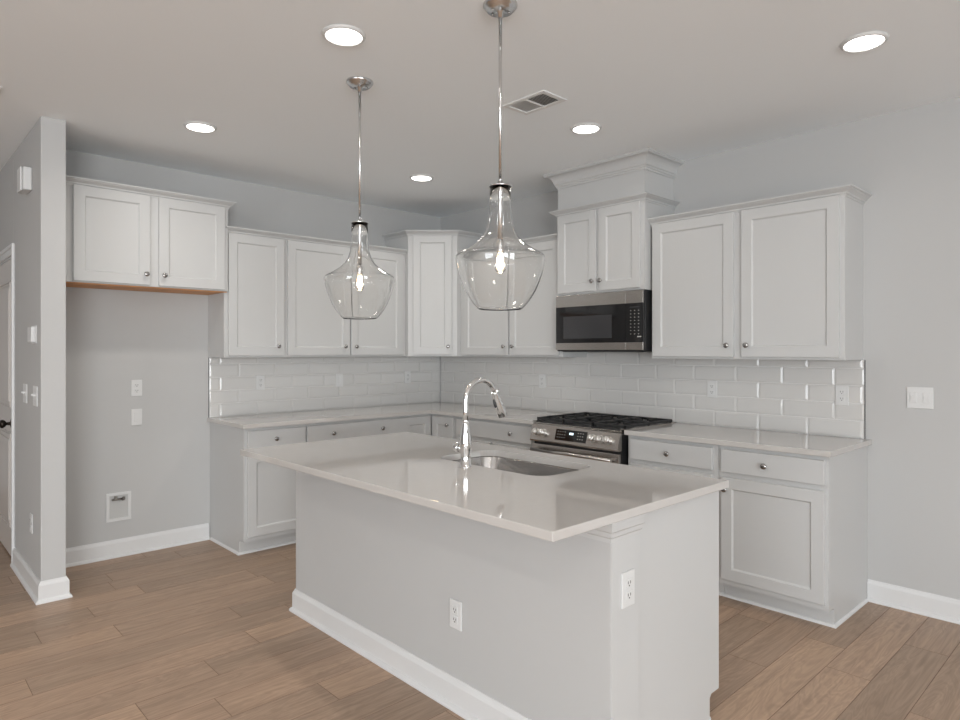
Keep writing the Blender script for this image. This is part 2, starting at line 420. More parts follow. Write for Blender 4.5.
# back wall: left of the microwave
x0 = .647
wall_cab('wall_cabinet', 'two-door white wall cabinet on the back wall between the corner cabinet and the microwave', (x0,0,0), 0, 1.812-x0, UD, 1.369, 2.284,
         [(.70-x0, 1.249-x0, 1.249-x0-.038), (1.266-x0, 1.79-x0, 1.266-x0+.045)], crown=(False, True, False))
# microwave cabinet with boxed top
MX0, MX1, MD = 1.815, 2.573, .372
t = wall_cab('microwave_cabinet', 'raised white cabinet above the microwave, boxed up to the ceiling with heavy crown', (MX0,0,0), 0, MX1-MX0, MD, 1.828, 2.44,
             [(.018, .368, .368-.024), (.392, MX1-MX0-.03, .392+.022)], crown=(True, True, True))
bm = bmesh.new(); bx(bm, .004, MX1-MX0-.004, -MD+.004, -.001, 2.44, 2.70); obj('boxed_top', bm, 'cab', t)
bm = bmesh.new(); ww = MX1-MX0-.004
sweep(bm, [(.004, 0), (.004, -MD+.004), (ww, -MD+.004), (ww, 0)], BIGCROWN(2.628, H-.001, .080)); obj('ceiling_crown_molding', bm, 'cab', t)
x0 = 2.583
wall_cab('wall_cabinet', 'wide two-door white wall cabinet to the right of the microwave, rightmost in the kitchen', (x0,0,0), 0, 3.768-x0, UD, 1.366, 2.279,
         [(.014, 3.154-x0, 3.154-x0-.034), (3.203-x0, 3.745-x0, 3.203-x0+.038)], crown=(True, True, True))

# base cabinets
BD = .61; KD = .535; BT = .884
def base_cab(name, label, loc, rz, w, drawers, doors, ends=(False, False), x_kick0=0):
    """drawers [(x0,x1,[knob xs])], doors [(x0,x1,knob_x)]"""
    t = thing(name, label, 'kitchen cabinet', loc, rz)
    bm = bmesh.new()
    # side profile with a toe-kick notch, extruded along x
    prof = [(-.001,.0),(-KD,.0),(-KD,.086),(-KD-.012,.1),(-BD,.1),(-BD,BT),(-.001,BT)]
    a = [bm.verts.new((0, y, z)) for y, z in prof]; b = [bm.verts.new((w, y, z)) for y, z in prof]
    n = len(prof); bm.faces.new(a); bm.faces.new(b[::-1])
    for k in range(n): bm.faces.new((a[k], b[k], b[(k+1)%n], a[(k+1)%n]))
    obj('cabinet_body', bm, 'cab', t)
    for x0, x1, ks in drawers:
        dd = obj('drawer', slab(x0, x1, .735, .862, -BD), 'cab', t)
        for k in ks: knob(k, .797, -BD, dd)
    for x0, x1, kx in doors:
        dd = obj('door', shaker(x0, x1, .130, .706, -BD), 'cab', t)
        if kx is not None: knob(kx, .640, -BD, dd)
    # shoe strip along the toe kick and exposed ends
    S = [(0,0),(.012,0),(.011,.008),(.006,.014),(0,.016)]
    path = [(0, -KD), (w, -KD)]
    if ends[0]: path = [(0, -.03)]+path
    if ends[1]: path = path+[(w, -.03)]
    bm = bmesh.new(); sweep(bm, path, S); obj('shoe_molding', bm, 'trim', t)
    return t
yb = -2.262
base_cab('base_cabinet', 'white base cabinet at the left end of the left wall run, beside the refrigerator space', (0,yb,0), RL, .464,
         [(.022, .456, [.222])], [(.022, .456, .42)], ends=(True, False))
yb2 = -1.797
base_cab('base_cabinet', 'white left wall base cabinet with a wide two-knob drawer, partly behind the island', (0,yb2,0), RL, -.93-yb2,
         [(.006, -.94-yb2-.002+.02-.02+.03, [.215, .662])], [(.006, .42, .388), (.434, .87, .466)])
# corner unit with bi-fold door
t = thing('corner_base_cabinet', 'white corner base cabinet whose folding door panels meet in the inside corner', 'kitchen cabinet', (0,0,0))
S1 = .928
def L(dep): return [(0.001,-.001),(0.001,-S1),(dep,-S1),(dep,-dep),(S1,-dep),(S1,-.001)]
bm = bmesh.new(); prism(bm, L(BD), .1, BT); prism(bm, L(KD), 0, .1); obj('cabinet_body', bm, 'cab', t)
d = obj('door', shaker(.033, S1-.012-BD, .130, .862, 0), 'cab', t); d.location = (BD, -BD, 0)
knob(S1-.012-BD-.06, .80, 0, d)
d = obj('door', shaker(.012, S1-.020-BD, .130, .862, 0), 'cab', t); d.location = (BD, -S1, 0); d.rotation_euler = (0,0,PI/2)
x0 = .932
base_cab('base_cabinet', 'white base cabinet with a wide two-knob drawer, left of the gas range behind the faucet', (x0,0,0), 0, 1.808-x0,
         [(.022, .855, [.19, .655])], [(.022, .43, .398), (.446, .855, .478)])
x0 = 2.602
base_cab('base_cabinet', 'white base cabinet just right of the gas range, one drawer showing above the island', (x0,0,0), 0, 3.205-x0,
         [(.022, 3.174-x0, [2.896-x0])], [(.022, 3.174-x0, .06)])
x0 = 3.207
base_cab('base_cabinet', 'white base cabinet at the right end of the back wall, full door showing', (x0,0,0), 0, 3.790-x0,
         [(.02, 3.773-x0, [3.477-x0])], [(.02, 3.773-x0, .048)], ends=(False, True))

# ------------------------------------------------------------ countertops
CB, CTZ = .8845, .914
bm = bmesh.new()
prism(bm, [(0.001,-.001),(0.001,-2.283),(.65,-2.283),(.65,-.65),(1.822,-.65),(1.822,-.001)], CB, CTZ, bev=.003)
tag(obj('countertop', bm, 'quartz'), 'L-shaped pale quartz countertop around the corner, ending at the left of the range', 'countertop')
bm = bmesh.new(); prism(bm, [(2.598,-.65),(3.812,-.65),(3.812,-.001),(2.598,-.001)], CB, CTZ, bev=.003)
tag(obj('countertop', bm, 'quartz'), 'short pale quartz countertop on the back wall to the right of the range', 'countertop')
# island
IX0, IX1, IY0, IY1 = 1.712, 3.796, -2.758, -1.705
def rrect(x0, x1, y0, y1, r, seg=8):
    pts = []
    for cx, cy, a in ((x1-r, y1-r, 0), (x0+r, y1-r, PI/2), (x0+r, y0+r, PI), (x1-r, y0+r, 1.5*PI)):
        for k in range(seg+1): pts.append((cx+r*math.cos(a+k*PI/2/seg), cy+r*math.sin(a+k*PI/2/seg)))
    return pts
SX0, SX1, SY0, SY1 = 2.585, 3.262, -2.197, -1.828
def slab_with_hole(x0, x1, y0, y1, hole, z0, z1):
    bm = bmesh.new()
    out = [(x1,y1),(x0,y1),(x0,y0),(x1,y0)]
    n = len(hole); q = n//4
    for z, fl in ((z1, False), (z0, True)):
        hv = [bm.verts.new((x, y, z)) for x, y in hole]; ov = [bm.verts.new((x, y, z)) for x, y in out]
        for c in range(4):
            seg = hv[c*q:(c+1)*q]
            for a, b in zip(seg, seg[1:]): bm.faces.new((ov[c], a, b))
            bm.faces.new((ov[c], seg[-1], hv[((c+1)*q) % n], ov[(c+1)%4]))
        if z == z1: T = (hv, ov)
        else: B = (hv, ov)
    for k in range(n): bm.faces.new((T[0][k], T[0][(k+1)%n], B[0][(k+1)%n], B[0][k]))
    es = []
    for k in range(4):
        f = bm.faces.new((T[1][k], T[1][(k+1)%4], B[1][(k+1)%4], B[1][k]))
        for e in f.edges: es.append(e)
    bmesh.ops.recalc_face_normals(bm, faces=bm.faces)
    bmesh.ops.bevel(bm, geom=list(set(es)), offset=.003, segments=2, affect='EDGES', profile=.5)
    return bm
hole = rrect(SX0, SX1, SY0, SY1, .085)
tag(obj('island_countertop', slab_with_hole(IX0, IX1, IY0, IY1, hole, CB, CTZ), 'quartz'),
    'large pale quartz island top with an undermount sink cut-out and seating overhang', 'countertop')
# island body
WX0, WX1, WY0, WY1 = 1.702, 3.765, -2.442, -2.290
t = thing('kitchen_island', 'long kitchen island with grey painted back wall, white baseboard and white end panel', 'kitchen island', (0,0,0))
bm = bmesh.new(); bx(bm, WX0, WX1, WY0, WY1, 0, CB-.001, bev=.002); o = obj('knee_wall', bm, 'wall', t); o['label'] = 'grey painted back wall'
bm = bmesh.new()
BY0, BY1 = WY1+.0005, -1.722     # cabinet box behind the knee wall; front faces +y
prof = [(BY0,0),(-1.795,0),(-1.795,.086),(-1.783,.1),(BY1,.1),(BY1,.66),(BY0,.66)]
xa, xb = WX0+.005, WX1-.003
a = [bm.verts.new((xa, y, z)) for y, z in prof]; b = [bm.verts.new((xb, y, z)) for y, z in prof]
n = len(prof); bm.faces.new(a); bm.faces.new(b[::-1])
for k in range(n): bm.faces.new((a[k], b[k], b[(k+1)%n], a[(k+1)%n]))
bx(bm, xb-.02, xb, BY0, BY1, .66, CB-.001); bx(bm, xa, xa+.02, BY0, BY1, .66, CB-.001)   # end panels
bx(bm, xa+.0205, xb-.0205, BY1-.02, BY1, .66, CB-.001)
obj('cabinet_body', bm, 'cab', t)
bm = bmesh.new(); bx(bm, WX1+.0002, WX1+.0045, WY0+.0005, WY1+.004, 0, CB-.001, bev=.001); o = obj('end_trim', bm, 'cab', t); o['label'] = 'white painted end of the knee wall'
bm = bmesh.new()
sweep(bm, [(xb-.001, -1.795+.0), (xa+.001, -1.795)], [(0,0),(.012,0),(.011,.008),(.006,.014),(0,.016)]); obj('shoe_molding', bm, 'trim', t)
for k, (u0, u1, ks) in enumerate(((1.73, 2.19, 0), (2.21, 2.57, 0), (2.60, 2.93, 1), (2.945, 3.27, -1), (3.31, 3.74, 1))):
    w_ = u1-u0
    d = obj('door', shaker(0, w_, .130, .706, 0), 'cab', t); d.location = (u1, BY1, 0); d.rotation_euler = (0,0,PI); knob(.035 if ks >= 0 else w_-.035, .64, 0, d)
    d = obj('drawer', slab(0, w_, .735, .862, 0), 'cab', t); d.location = (u1, BY1, 0); d.rotation_euler = (0,0,PI)
bm = bmesh.new(); sweep(bm, [(WX0, WY1), (WX0, WY0), (WX1, WY0)], BASE); o = obj('baseboard', bm, 'trim', t); o['label'] = 'white baseboard with shoe molding'
bm = bmesh.new()
cap = [(0,.812),(.005,.812),(.006,.826),(.012,.832),(.014,.846),(.020,.852),(.022,.872),(.022,CB-.001),(0,CB-.001)]
sweep(bm, [(WX0, WY1), (WX0, WY0), (WX1, WY0), (WX1, WY1+.012)], cap); obj('cap_molding', bm, 'cab', t)

# ------------------------------------------------------------ sink and faucet
t = thing('sink', 'undermount brushed steel sink basin in the island top', 'sink', ((SX0+SX1)/2, (SY0+SY1)/2, 0))
cx, cy = (SX0+SX1)/2, (SY0+SY1)/2
bm = bmesh.new(); rings = []
def ring(x0, x1, y0, y1, r, z): return [bm.verts.new((x-cx, y-cy, z)) for x, y in rrect(x0, x1, y0, y1, r)]
e = .006; zt = CB-.0006
R_ = [ring(SX0-.02, SX1+.02, SY0-.02, SY1+.02, .10, zt-.003), ring(SX0-.02, SX1+.02, SY0-.02, SY1+.02, .10, zt), ring(SX0-e+.003, SX1+e-.003, SY0-e+.003, SY1+e-.003, .087, zt),
      ring(SX0, SX1, SY0, SY1, .085, zt-.006), ring(SX0+.008, SX1-.008, SY0+.008, SY1-.008, .08, .73),
      ring(SX0+.014, SX1-.014, SY0+.014, SY1-.014, .078, .708), ring(SX0+.03, SX1-.03, SY0+.03, SY1-.03, .07, .698)]
for a, b in zip(R_, R_[1:]):
    k = len(a)
    for j in range(k):
        f = bm.faces.new((a[j], a[(j+1)%k], b[(j+1)%k], b[j])); f.smooth = True
bm.faces.new(R_[-1])
obj('basin', bm, 'sink', t)
bm = bmesh.new(); lathe(bm, [(0,.699),(.020,.699),(.022,.702),(.044,.702),(.046,.699),(.046,.6985)], 28, 'z', (0, .03, 0)); obj('drain', bm, 'chrome', t)
t = thing('faucet', 'tall chrome pull-down kitchen faucet standing on the island behind the sink', 'faucet', (2.886, -2.262, CTZ))
bm = bmesh.new()
lathe(bm, [(0,0),(.0275,0),(.0275,.004),(.022,.006),(.022,.05),(.0245,.075),(.0265,.095),(.025,.125),(.0195,.155),(.0155,.185),(.014,.20),(0,.20)], 32)
obj('body', bm, 'chrome', t)
bm = bmesh.new(); pts = [(0,0,.19),(0,0,.24),(0,0,.26),(0,0,.285)]; ra = .090
for k in range(1, 15):
    a = PI - k*(PI-.34)/14
    pts.append((0, ra+ra*math.cos(a), .285+ra*math.sin(a)))
tube(bm, pts, .0125, 20); obj('spout', bm, 'chrome', t)
p = Vector(pts[-1]); dirv = (Vector(pts[-1])-Vector(pts[-2])).normalized()
bm = bmesh.new(); tube(bm, [p-dirv*.004, p+dirv*.003, p+dirv*.006, p+dirv*.03, p+dirv*.09, p+dirv*.118, p+dirv*.122], [.014,.0155,.0145,.0185,.0235,.0225,.019], 24)
h = obj('spray_head', bm, 'chrome', t)
bm = bmesh.new(); q = p+dirv*.045; side = Vector((1,0,0))
fwd = dirv.cross(side).normalized()
tube(bm, [q-dirv*.018+fwd*.018, q+fwd*.0195, q+dirv*.02+fwd*.0205], [.005,.008,.006], 12); o = obj('spray_button', bm, 'slot', h); o['label'] = 'dark spray button'
bm = bmesh.new()
tube(bm, [(-.018,0,.080),(-.040,0,.080)], .016, 20); tube(bm, [(-.0395,0,.080),(-.042,0,.080),(-.062,0,.080),(-.064,0,.080)], [.0195,.0215,.0215,.0195], 24)
hh = obj('handle', bm, 'chrome', t)
bm = bmesh.new(); tube(bm, [(-.056,.014,.088),(-.058,.035,.094),(-.060,.060,.102)], [.0055,.005,.0045], 12); obj('lever', bm, 'chrome', hh)

# ------------------------------------------------------------ tile backsplash (4 x 12 in bevelled tiles, running bond)
def tiles(along, a0, a1, ztop_fn, off, name, label):
    bm = bmesh.new(); hgt, pit, g, bv, th, bd = .1005, .2965, .0012, .011, .0035, .0065
    def put(u0, u1, z0, z1):
        if u1-u0 < .012 or z1-z0 < .008: return
        b = min(bv, (u1-u0)*.4, (z1-z0)*.4)
        def V(u, z, d): return bm.verts.new((u, -d, z) if along == 'x' else (d, u, z))
        r0 = [V(u0+g, z0+g, 0.001), V(u1-g, z0+g, 0.001), V(u1-g, z1-g, 0.001), V(u0+g, z1-g, 0.001)]
        r1 = [V(u0+g, z0+g, th), V(u1-g, z0+g, th), V(u1-g, z1-g, th), V(u0+g, z1-g, th)]
        r2 = [V(u0+g+b, z0+g+b, bd), V(u1-g-b, z0+g+b, bd), V(u1-g-b, z1-g-b, bd), V(u0+g+b, z1-g-b, bd)]
        for A, B in ((r0, r1), (r1, r2)):
            for k in range(4): bm.faces.new((A[k], A[(k+1)%4], B[(k+1)%4], B[k]))
        bm.faces.new(r2)
    for row in range(6):
        z0 = CTZ+.0005+row*hgt; o = off+(0 if row % 2 == 0 else pit/2)
        k = math.floor((a0-o)/pit)
        while o+k*pit < a1:
            u0, u1 = max(a0, o+k*pit), min(a1, o+(k+1)*pit); k += 1
            if u1-u0 < .004: continue
            zt = ztop_fn((u0+u1)/2); put(u0, u1, z0, min(z0+hgt, zt))
    if along == 'x': bx(bm, a0, a1, -.0022, -.0006, CTZ+.0005, 1.3652, mi=1)
    else: bx(bm, .0006, .0022, a0, a1, CTZ+.0005, 1.3652, mi=1)
    o = obj(name, bm, ['tile', 'grout']); return tag(o, label, 'tiles')
ZT = 1.3652
o = tiles('x', .008, 3.776, lambda u: 1.412 if 1.82 < u < 2.57 else ZT, 2.283, 'tile_backsplash', 'glossy white subway tile backsplash on the back wall behind the range and faucet')
bm = bmesh.new(); bx(bm, 3.7765, 3.7795, -.008, -.0006, CTZ+.0005, ZT); obj('edge_strip', bm, 'edge', o)
o = tiles('y', -2.268, -.0085, lambda u: ZT, -1.595, 'tile_backsplash', 'glossy white subway tile backsplash on the left wall, between base cabinets and wall cabinets')
bm = bmesh.new(); bx(bm, .0006, .008, -2.2715, -2.2685, CTZ+.0005, ZT); obj('edge_strip', bm, 'edge', o)

# ------------------------------------------------------------ microwave
mz0, mz1, my = 1.414, 1.8265, -.392
t = thing('microwave', 'stainless over-the-range microwave with black glass door under the raised cabinet', 'microwave', (MX0+.009, 0, 0))
mw = MX1-MX0-.010
bm = bmesh.new(); bx(bm, .004, mw-.002, my+.03, -.012, mz0+.012, mz1, bev=.002); obj('case', bm, 'blackmatte', t)
bm = bmesh.new(); bx(bm, .004, mw-.004, my+.006, my+.0295, mz0+.0, mz1-.002, bev=.002); bx(bm, .02, mw-.02, my+.05, -.05, mz0-.004, mz0+.012)
obj('front_frame', bm, 'blackmatte', t)
dw_ = mw*.822
bm = bmesh.new(); bx(bm, 0, dw_-.0015, my-.006, my+.0055, mz1-.088, mz1-.003, bev=.001); bx(bm, 0, dw_-.0015, my-.006, my+.0055, mz0+.010, mz0+.060, bev=.001)
dd = obj('door', bm, 'steel', t)
bm = bmesh.new(); bx(bm, 0, dw_-.0015, my-.0045, my+.0055, mz0+.0605, mz1-.0885)
g = obj('door_glass', bm, 'black', dd)
bm = bmesh.new(); bx(bm, mw*.095, mw*.668, my-.0055, my-.0046, mz0+.092, mz1-.158); o = obj('window', bm, 'darkwin', dd); o['label'] = 'dark grey see-through window'
bm = bmesh.new(); bx(bm, dw_, mw, my-.006, my+.0055, mz1-.088, mz1-.003, bev=.001, mi=0); bx(bm, dw_, mw, my-.006, my+.0055, mz0+.010, mz0+.060, bev=.001)
bx(bm, dw_, mw, my-.0045, my+.0055, mz0+.0605, mz1-.0885, mi=1)
cp = obj('control_panel', bm, ['steel', 'black'], t)
bm = bmesh.new()
for r in range(8):
    for c in range(3):
        x = mw*.868+c*mw*.041; z = mz1-.140-r*.0225
        bx(bm, x, x+.008, my-.0052, my-.0046, z, z+.0038)
obj('keypad', bm, 'keys', cp)
bm = bmesh.new(); x = mw*.868; bx(bm, x+.055, x+.085, my-.0052, my-.0046, mz1-.318, mz1-.310); obj('start_key', bm, 'keys', cp)
bm = bmesh.new(); bx(bm, mw*.865, mw*.965, my-.0052, my-.0046, mz1-.118, mz1-.112); obj('display', bm, 'darkwin', cp)

# ------------------------------------------------------------ gas range
RX0, RX1 = 1.8265, 2.5955; rw = .742; RXo = 1.837
t = thing('gas_range', 'stainless slide-in gas range with black grates between the back wall counters', 'range', (RXo, 0, 0))
bm = bmesh.new(); bx(bm, .002, rw-.002, -.655, -.02, .10, .8795, bev=.002); bx(bm, .03, rw-.03, -.60, -.05, 0, .1); obj('range_body', bm, 'blackmatte', t)
bm = bmesh.new()   # cooktop: steel rim + black pan
bx(bm, -.002, rw+.002, -.652, -.015, .900, .9065, bev=.002)
bx(bm, .002, rw-.002, -.650, -.02, .880, .900)
for q in ((-.017, .012), (rw-.012, rw+.024)): bx(bm, q[0], q[1], -.648, -.02, .9146, .9185, bev=.001)
bx(bm, .003, .012, -.648, -.02, .9066, .9145); bx(bm, rw-.012, rw-.003, -.648, -.02, .9066, .9145)
obj('cooktop', bm, 'steel', t)
bm = bmesh.new(); bx(bm, .022, rw-.022, -.635, -.05, .907, .9105, bev=.001); obj('burner_pan', bm, 'blackmatte', t)
for bxp, byp, br in ((.15,-.20,.036),(.15,-.49,.045),(.381,-.34,.05),(.605,-.20,.036),(.605,-.49,.045)):
    bm = bmesh.new(); lathe(bm, [(0,.911),(br*1.25,.911),(br*1.25,.916),(br,.918),(br,.923),(br*.85,.928),(0,.929)], 24, 'z', (bxp, byp, 0)); obj('burner', bm, 'iron', t)
for g0, g1 in ((.000, .244), (.249, .497), (.502, .752)):
    bm = bmesh.new(); za, zb = .927, .940; yb0, yb1 = -.625, -.055; bwid = .012
    gm = (g0+g1)/2
    for x in (g0, g1-bwid): bx(bm, x, x+bwid, yb0, yb1, za-.004, zb, bev=.002)
    for y in (yb0, yb1-bwid, -.346): bx(bm, g0, g1, y, y+bwid, za-.004, zb, bev=.002)
    for yc in (-.20, -.49):
        for a, b_ in ((g0, gm-.03), (gm+.03, g1)): bx(bm, a, b_, yc-.005, yc+.005, za, zb+.002, bev=.002)
        bx(bm, gm-.005, gm+.005, yc+.03, yc+.14, za, zb+.002, bev=.002); bx(bm, gm-.005, gm+.005, yc-.135, yc-.03, za, zb+.002, bev=.002)
    for x in (g0+.002, g1-.014):
        for y in (yb0+.002, yb1-.014, -.345): bx(bm, x, x+.012, y, y+.012, .911, za)
    obj('grate', bm, 'iron', t)
# slanted control panel
bm = bmesh.new(); A = (-.6525,.899); B = (-.668,.892); Cc = (-.700,.790); D = (-.694,.779); E_ = (-.655,.779)
pr = [A, B, Cc, D, E_]
a = [bm.verts.new((-.002, y, z)) for y, z in pr]; b = [bm.verts.new((rw+.002, y, z)) for y, z in pr]
bm.faces.new(a); bm.faces.new(b[::-1])
for k in range(5): bm.faces.new((a[k], b[k], b[(k+1)%5], a[(k+1)%5]))
cp = obj('control_panel', bm, 'steel', t)
Bv, Cv = Vector((0, *B)), Vector((0, *Cc)); sl = (Cv-Bv); nrm = Vector((0, sl.z, -sl.y)).normalized()
if nrm.y > 0: nrm = -nrm
ln = sl.length; sl = sl.normalized()
def onpanel(x, s, out=0.0): v = Bv+sl*s+nrm*out; return Vector((x, v.y, v.z))
def quadbox(bm, x0, x1, s0, s1, o0, o1):
    c = [onpanel(x, s, o) for o in (o0, o1) for x, s in ((x0,s0),(x1,s0),(x1,s1),(x0,s1))]
    v = [bm.verts.new(p) for p in c]
    for q in ((0,1,2,3),(4,5,6,7),(0,1,5,4),(1,2,6,5),(2,3,7,6),(3,0,4,7)): bm.faces.new([v[i] for i in q])
bm = bmesh.new(); quadbox(bm, .225, .490, .014, .090, .0, .002); dp = obj('display', bm, 'black', cp)
bm = bmesh.new(); quadbox(bm, .345, .378, .032, .046, .002, .0026)
obj('clock_digits', bm, 'display', dp)
for r in range(3):
    bm = bmesh.new()
    for c in range(4): quadbox(bm, .242+c*.02, .250+c*.02, .028+r*.02, .032+r*.02, .002, .0026)
    obj('touch_key_row', bm, 'keys', dp); bm = bmesh.new()
    for c in range(3): quadbox(bm, .415+c*.02, .423+c*.02, .028+r*.02, .032+r*.02, .002, .0026)
    obj('touch_key_row', bm, 'keys', dp)
for kx in (.055, .117, .542, .604, .666):
    bm = bmesh.new(); c0 = onpanel(kx, .052, 0)
    tube(bm, [c0, c0+nrm*.006], [.027, .027], 24); tube(bm, [c0+nrm*.006, c0+nrm*.010, c0+nrm*.034, c0+nrm*.038], [.0215, .024, .0225, .019], 24)
    gp = c0+nrm*.040; tube(bm, [gp-sl*.017, gp+sl*.017], [.005, .005], 10)
    obj('knob', bm, 'knob_satin', cp)
bm = bmesh.new(); bx(bm, .002, rw-.002, -.680, -.6555, .205, .760, bev=.004); dd = obj('oven_door', bm, 'steel', t)
bm = bmesh.new(); bx(bm, .10, rw-.10, -.6825, -.6802, .28, .62); obj('oven_window', bm, 'black', dd)
bm = bmesh.new(); tube(bm, [(.03,-.722,.722),(rw-.03,-.722,.722)], .013, 20)
for x in (.05, rw-.05): bx(bm, x-.012, x+.012, -.722, -.680, .711, .733, bev=.003)
obj('oven_handle', bm, 'steel', dd)
bm = bmesh.new(); bx(bm, .002, rw-.002, -.678, -.6555, .105, .195, bev=.004); obj('storage_drawer', bm, 'steel', t)

# ------------------------------------------------------------ pendants
def pendant(label, loc):
    t = thing('pendant_light', label, 'pendant lamp', loc, 0, 'glass pendants over the island')   # origin on the ceiling
    bm = bmesh.new(); lathe(bm, [(0,0),(.066,0),(.066,-.006),(.060,-.014),(.052,-.018),(.050,-.024),(.020,-.026),(.012,-.030),(.009,-.05),(0,-.05)], 32)
    cn = obj('canopy', bm, 'rod', t)
    for a in (0.9, 3.4):
        bm = bmesh.new(); lathe(bm, [(0,-.024),(.005,-.024),(.005,-.032),(0,-.034)], 12, 'z', (.034*math.cos(a), .034*math.sin(a), 0)); obj('screw', bm, 'nickel', cn)
    zt = 2.044-H
    bm = bmesh.new(); tube(bm, [(0,0,-.03),(0,0,zt+.02)], .0062, 14); obj('stem', bm, 'rod', t)
    bm = bmesh.new(); lathe(bm, [(0,zt+.024),(.009,zt+.022),(.011,zt+.010),(.020,zt+.006),(.020,zt+.002),(0,zt+.002)], 32)
    lathe(bm, [(.038,zt+.0035),(.0435,zt+.0035),(.0445,zt+.001),(.0435,zt-.0015),(.038,zt-.0015)], 40, closed=True)
    for q in range(3):
        ca, sa = math.cos(q*2*PI/3+.5), math.sin(q*2*PI/3+.5); tube(bm, [(.018*ca,.018*sa,zt+.002),(.039*ca,.039*sa,zt+.002)], .0018, 8)
    obj('cap', bm, 'rod', t)
    bm = bmesh.new(); tube(bm, [(0,0,zt+.003),(0,0,zt-.05),(0,0,zt-.225)], .0095, 14)
    tube(bm, [(0,0,zt-.208),(0,0,zt-.213),(0,0,zt-.250),(0,0,zt-.253)], [.012,.0155,.0155,.013], 20); sk = obj('socket', bm, 'bulbsocket', t)
    # glass shade: outer profile then inner profile, open at the bottom
    op = [(.0405,2.060),(.0408,2.00),(.0425,1.955),(.0475,1.915),(.057,1.884),(.073,1.858),(.096,1.836),(.122,1.819),(.148,1.804),(.163,1.796),(.1705,1.789),(.1725,1.781),(.1715,1.770),
          (.167,1.745),(.160,1.718),(.149,1.688),(.135,1.656),(.117,1.626),(.101,1.604),(.088,1.590),(.082,1.586)]
    th = .0026; ip = []
    for i, (r_, z) in enumerate(op):
        a = Vector(op[max(i-1, 0)]); b = Vector(op[min(i+1, len(op)-1)]); d_ = (b-a).normalized(); nn = Vector((-d_.y, d_.x))
        if nn.x > 0: nn = -nn
        ip.append((r_+nn.x*th, z+nn.y*th))
    dz = lambda z: z-.011-(.007 if z > 2.03 else 0)-H
    prof = [(r_, dz(z)) for r_, z in op]+[(r_, dz(z)) for r_, z in reversed(ip)]
    bm = bmesh.new(); lathe(bm, prof, 64, closed=True); obj('glass_shade', bm, 'glass', t)
    bm = bmesh.new(); zb = zt-.253
    lathe(bm, [(.010,zb),(.013,zb-.010),(.020,zb-.030),(.0235,zb-.048),(.021,zb-.064),(.012,zb-.075),(0,zb-.078)], 24); bl = obj('bulb', bm, 'glass', t)
    bm = bmesh.new(); tube(bm, [(0,0,zb-.012),(0,0,zb-.02),(0,0,zb-.056),(0,0,zb-.062)], [.003,.0085,.0085,.003], 12); obj('filament', bm, 'filament', bl)
    return t
pz = H
pendant('chrome-stemmed clear glass pendant, smaller in view, left one over the island', (2.236, -2.378, H))
pendant('chrome-stemmed clear glass pendant, larger in view, nearer the camera above the sink', (3.212, -2.378, H))
for x, y in ((2.236, -2.378), (3.212, -2.378)):
    l = bpy.data.lights.new('bulb_light', 'POINT'); l.energy = 5; l.color = (1.0, .78, .52); l.shadow_soft_size = .012
    o = bpy.data.objects.new('bulb_light', l); C.objects.link(o); o.location = (x, y, 1.745)

# ------------------------------------------------------------ recessed lights, vents
proto = None
def downlight_or_fill(label, x, y, watts=1.9):
    global proto
    if proto is None:
        t = thing('recessed_light', label, 'ceiling light', (x, y, H), 0, 'round recessed lights in the ceiling')
        bm = bmesh.new(); lathe(bm, [(.075,-.001),(.076,-.010),(.080,-.012),(.086,-.009),(.091,-.003),(.092,-.0005),(.075,-.0005)], 40, closed=True); obj('trim_ring', bm, 'plastic', t)
        bm = bmesh.new(); lathe(bm, [(0,-.0095),(.074,-.0075),(.074,-.001),(0,-.001)], 40); obj('lens', bm, 'led', t)
        proto = t
    else:
        t = copy_tree(proto); t.location = (x, y, H)
    tag(t, label, 'ceiling light', 'round recessed lights in the ceiling')
    l = bpy.data.lights.new('downlight_or_fill', 'AREA'); l.shape = 'DISK'; l.size = .14; l.energy = watts; l.color = (1.0, .95, .88); l.spread = math.radians(150)
    o = bpy.data.objects.new('downlight_or_fill', l); C.objects.link(o); o.location = (x, y, H-.014)
downlight_or_fill('round recessed ceiling light left of the pendant canopies, nearest the top edge', 2.597, -2.688)
downlight_or_fill('round recessed ceiling light at the upper right, over the right end counter', 4.072, -1.038, .9)
downlight_or_fill('round recessed ceiling light above the cabinet over the refrigerator space', 1.050, -2.713, 4.2)
downlight_or_fill('round recessed ceiling light between the ceiling vent and the microwave cabinet crown', 2.593, -1.037)
downlight_or_fill('small-looking round recessed ceiling light nearest the kitchen corner', 1.059, -1.069, 4.2)
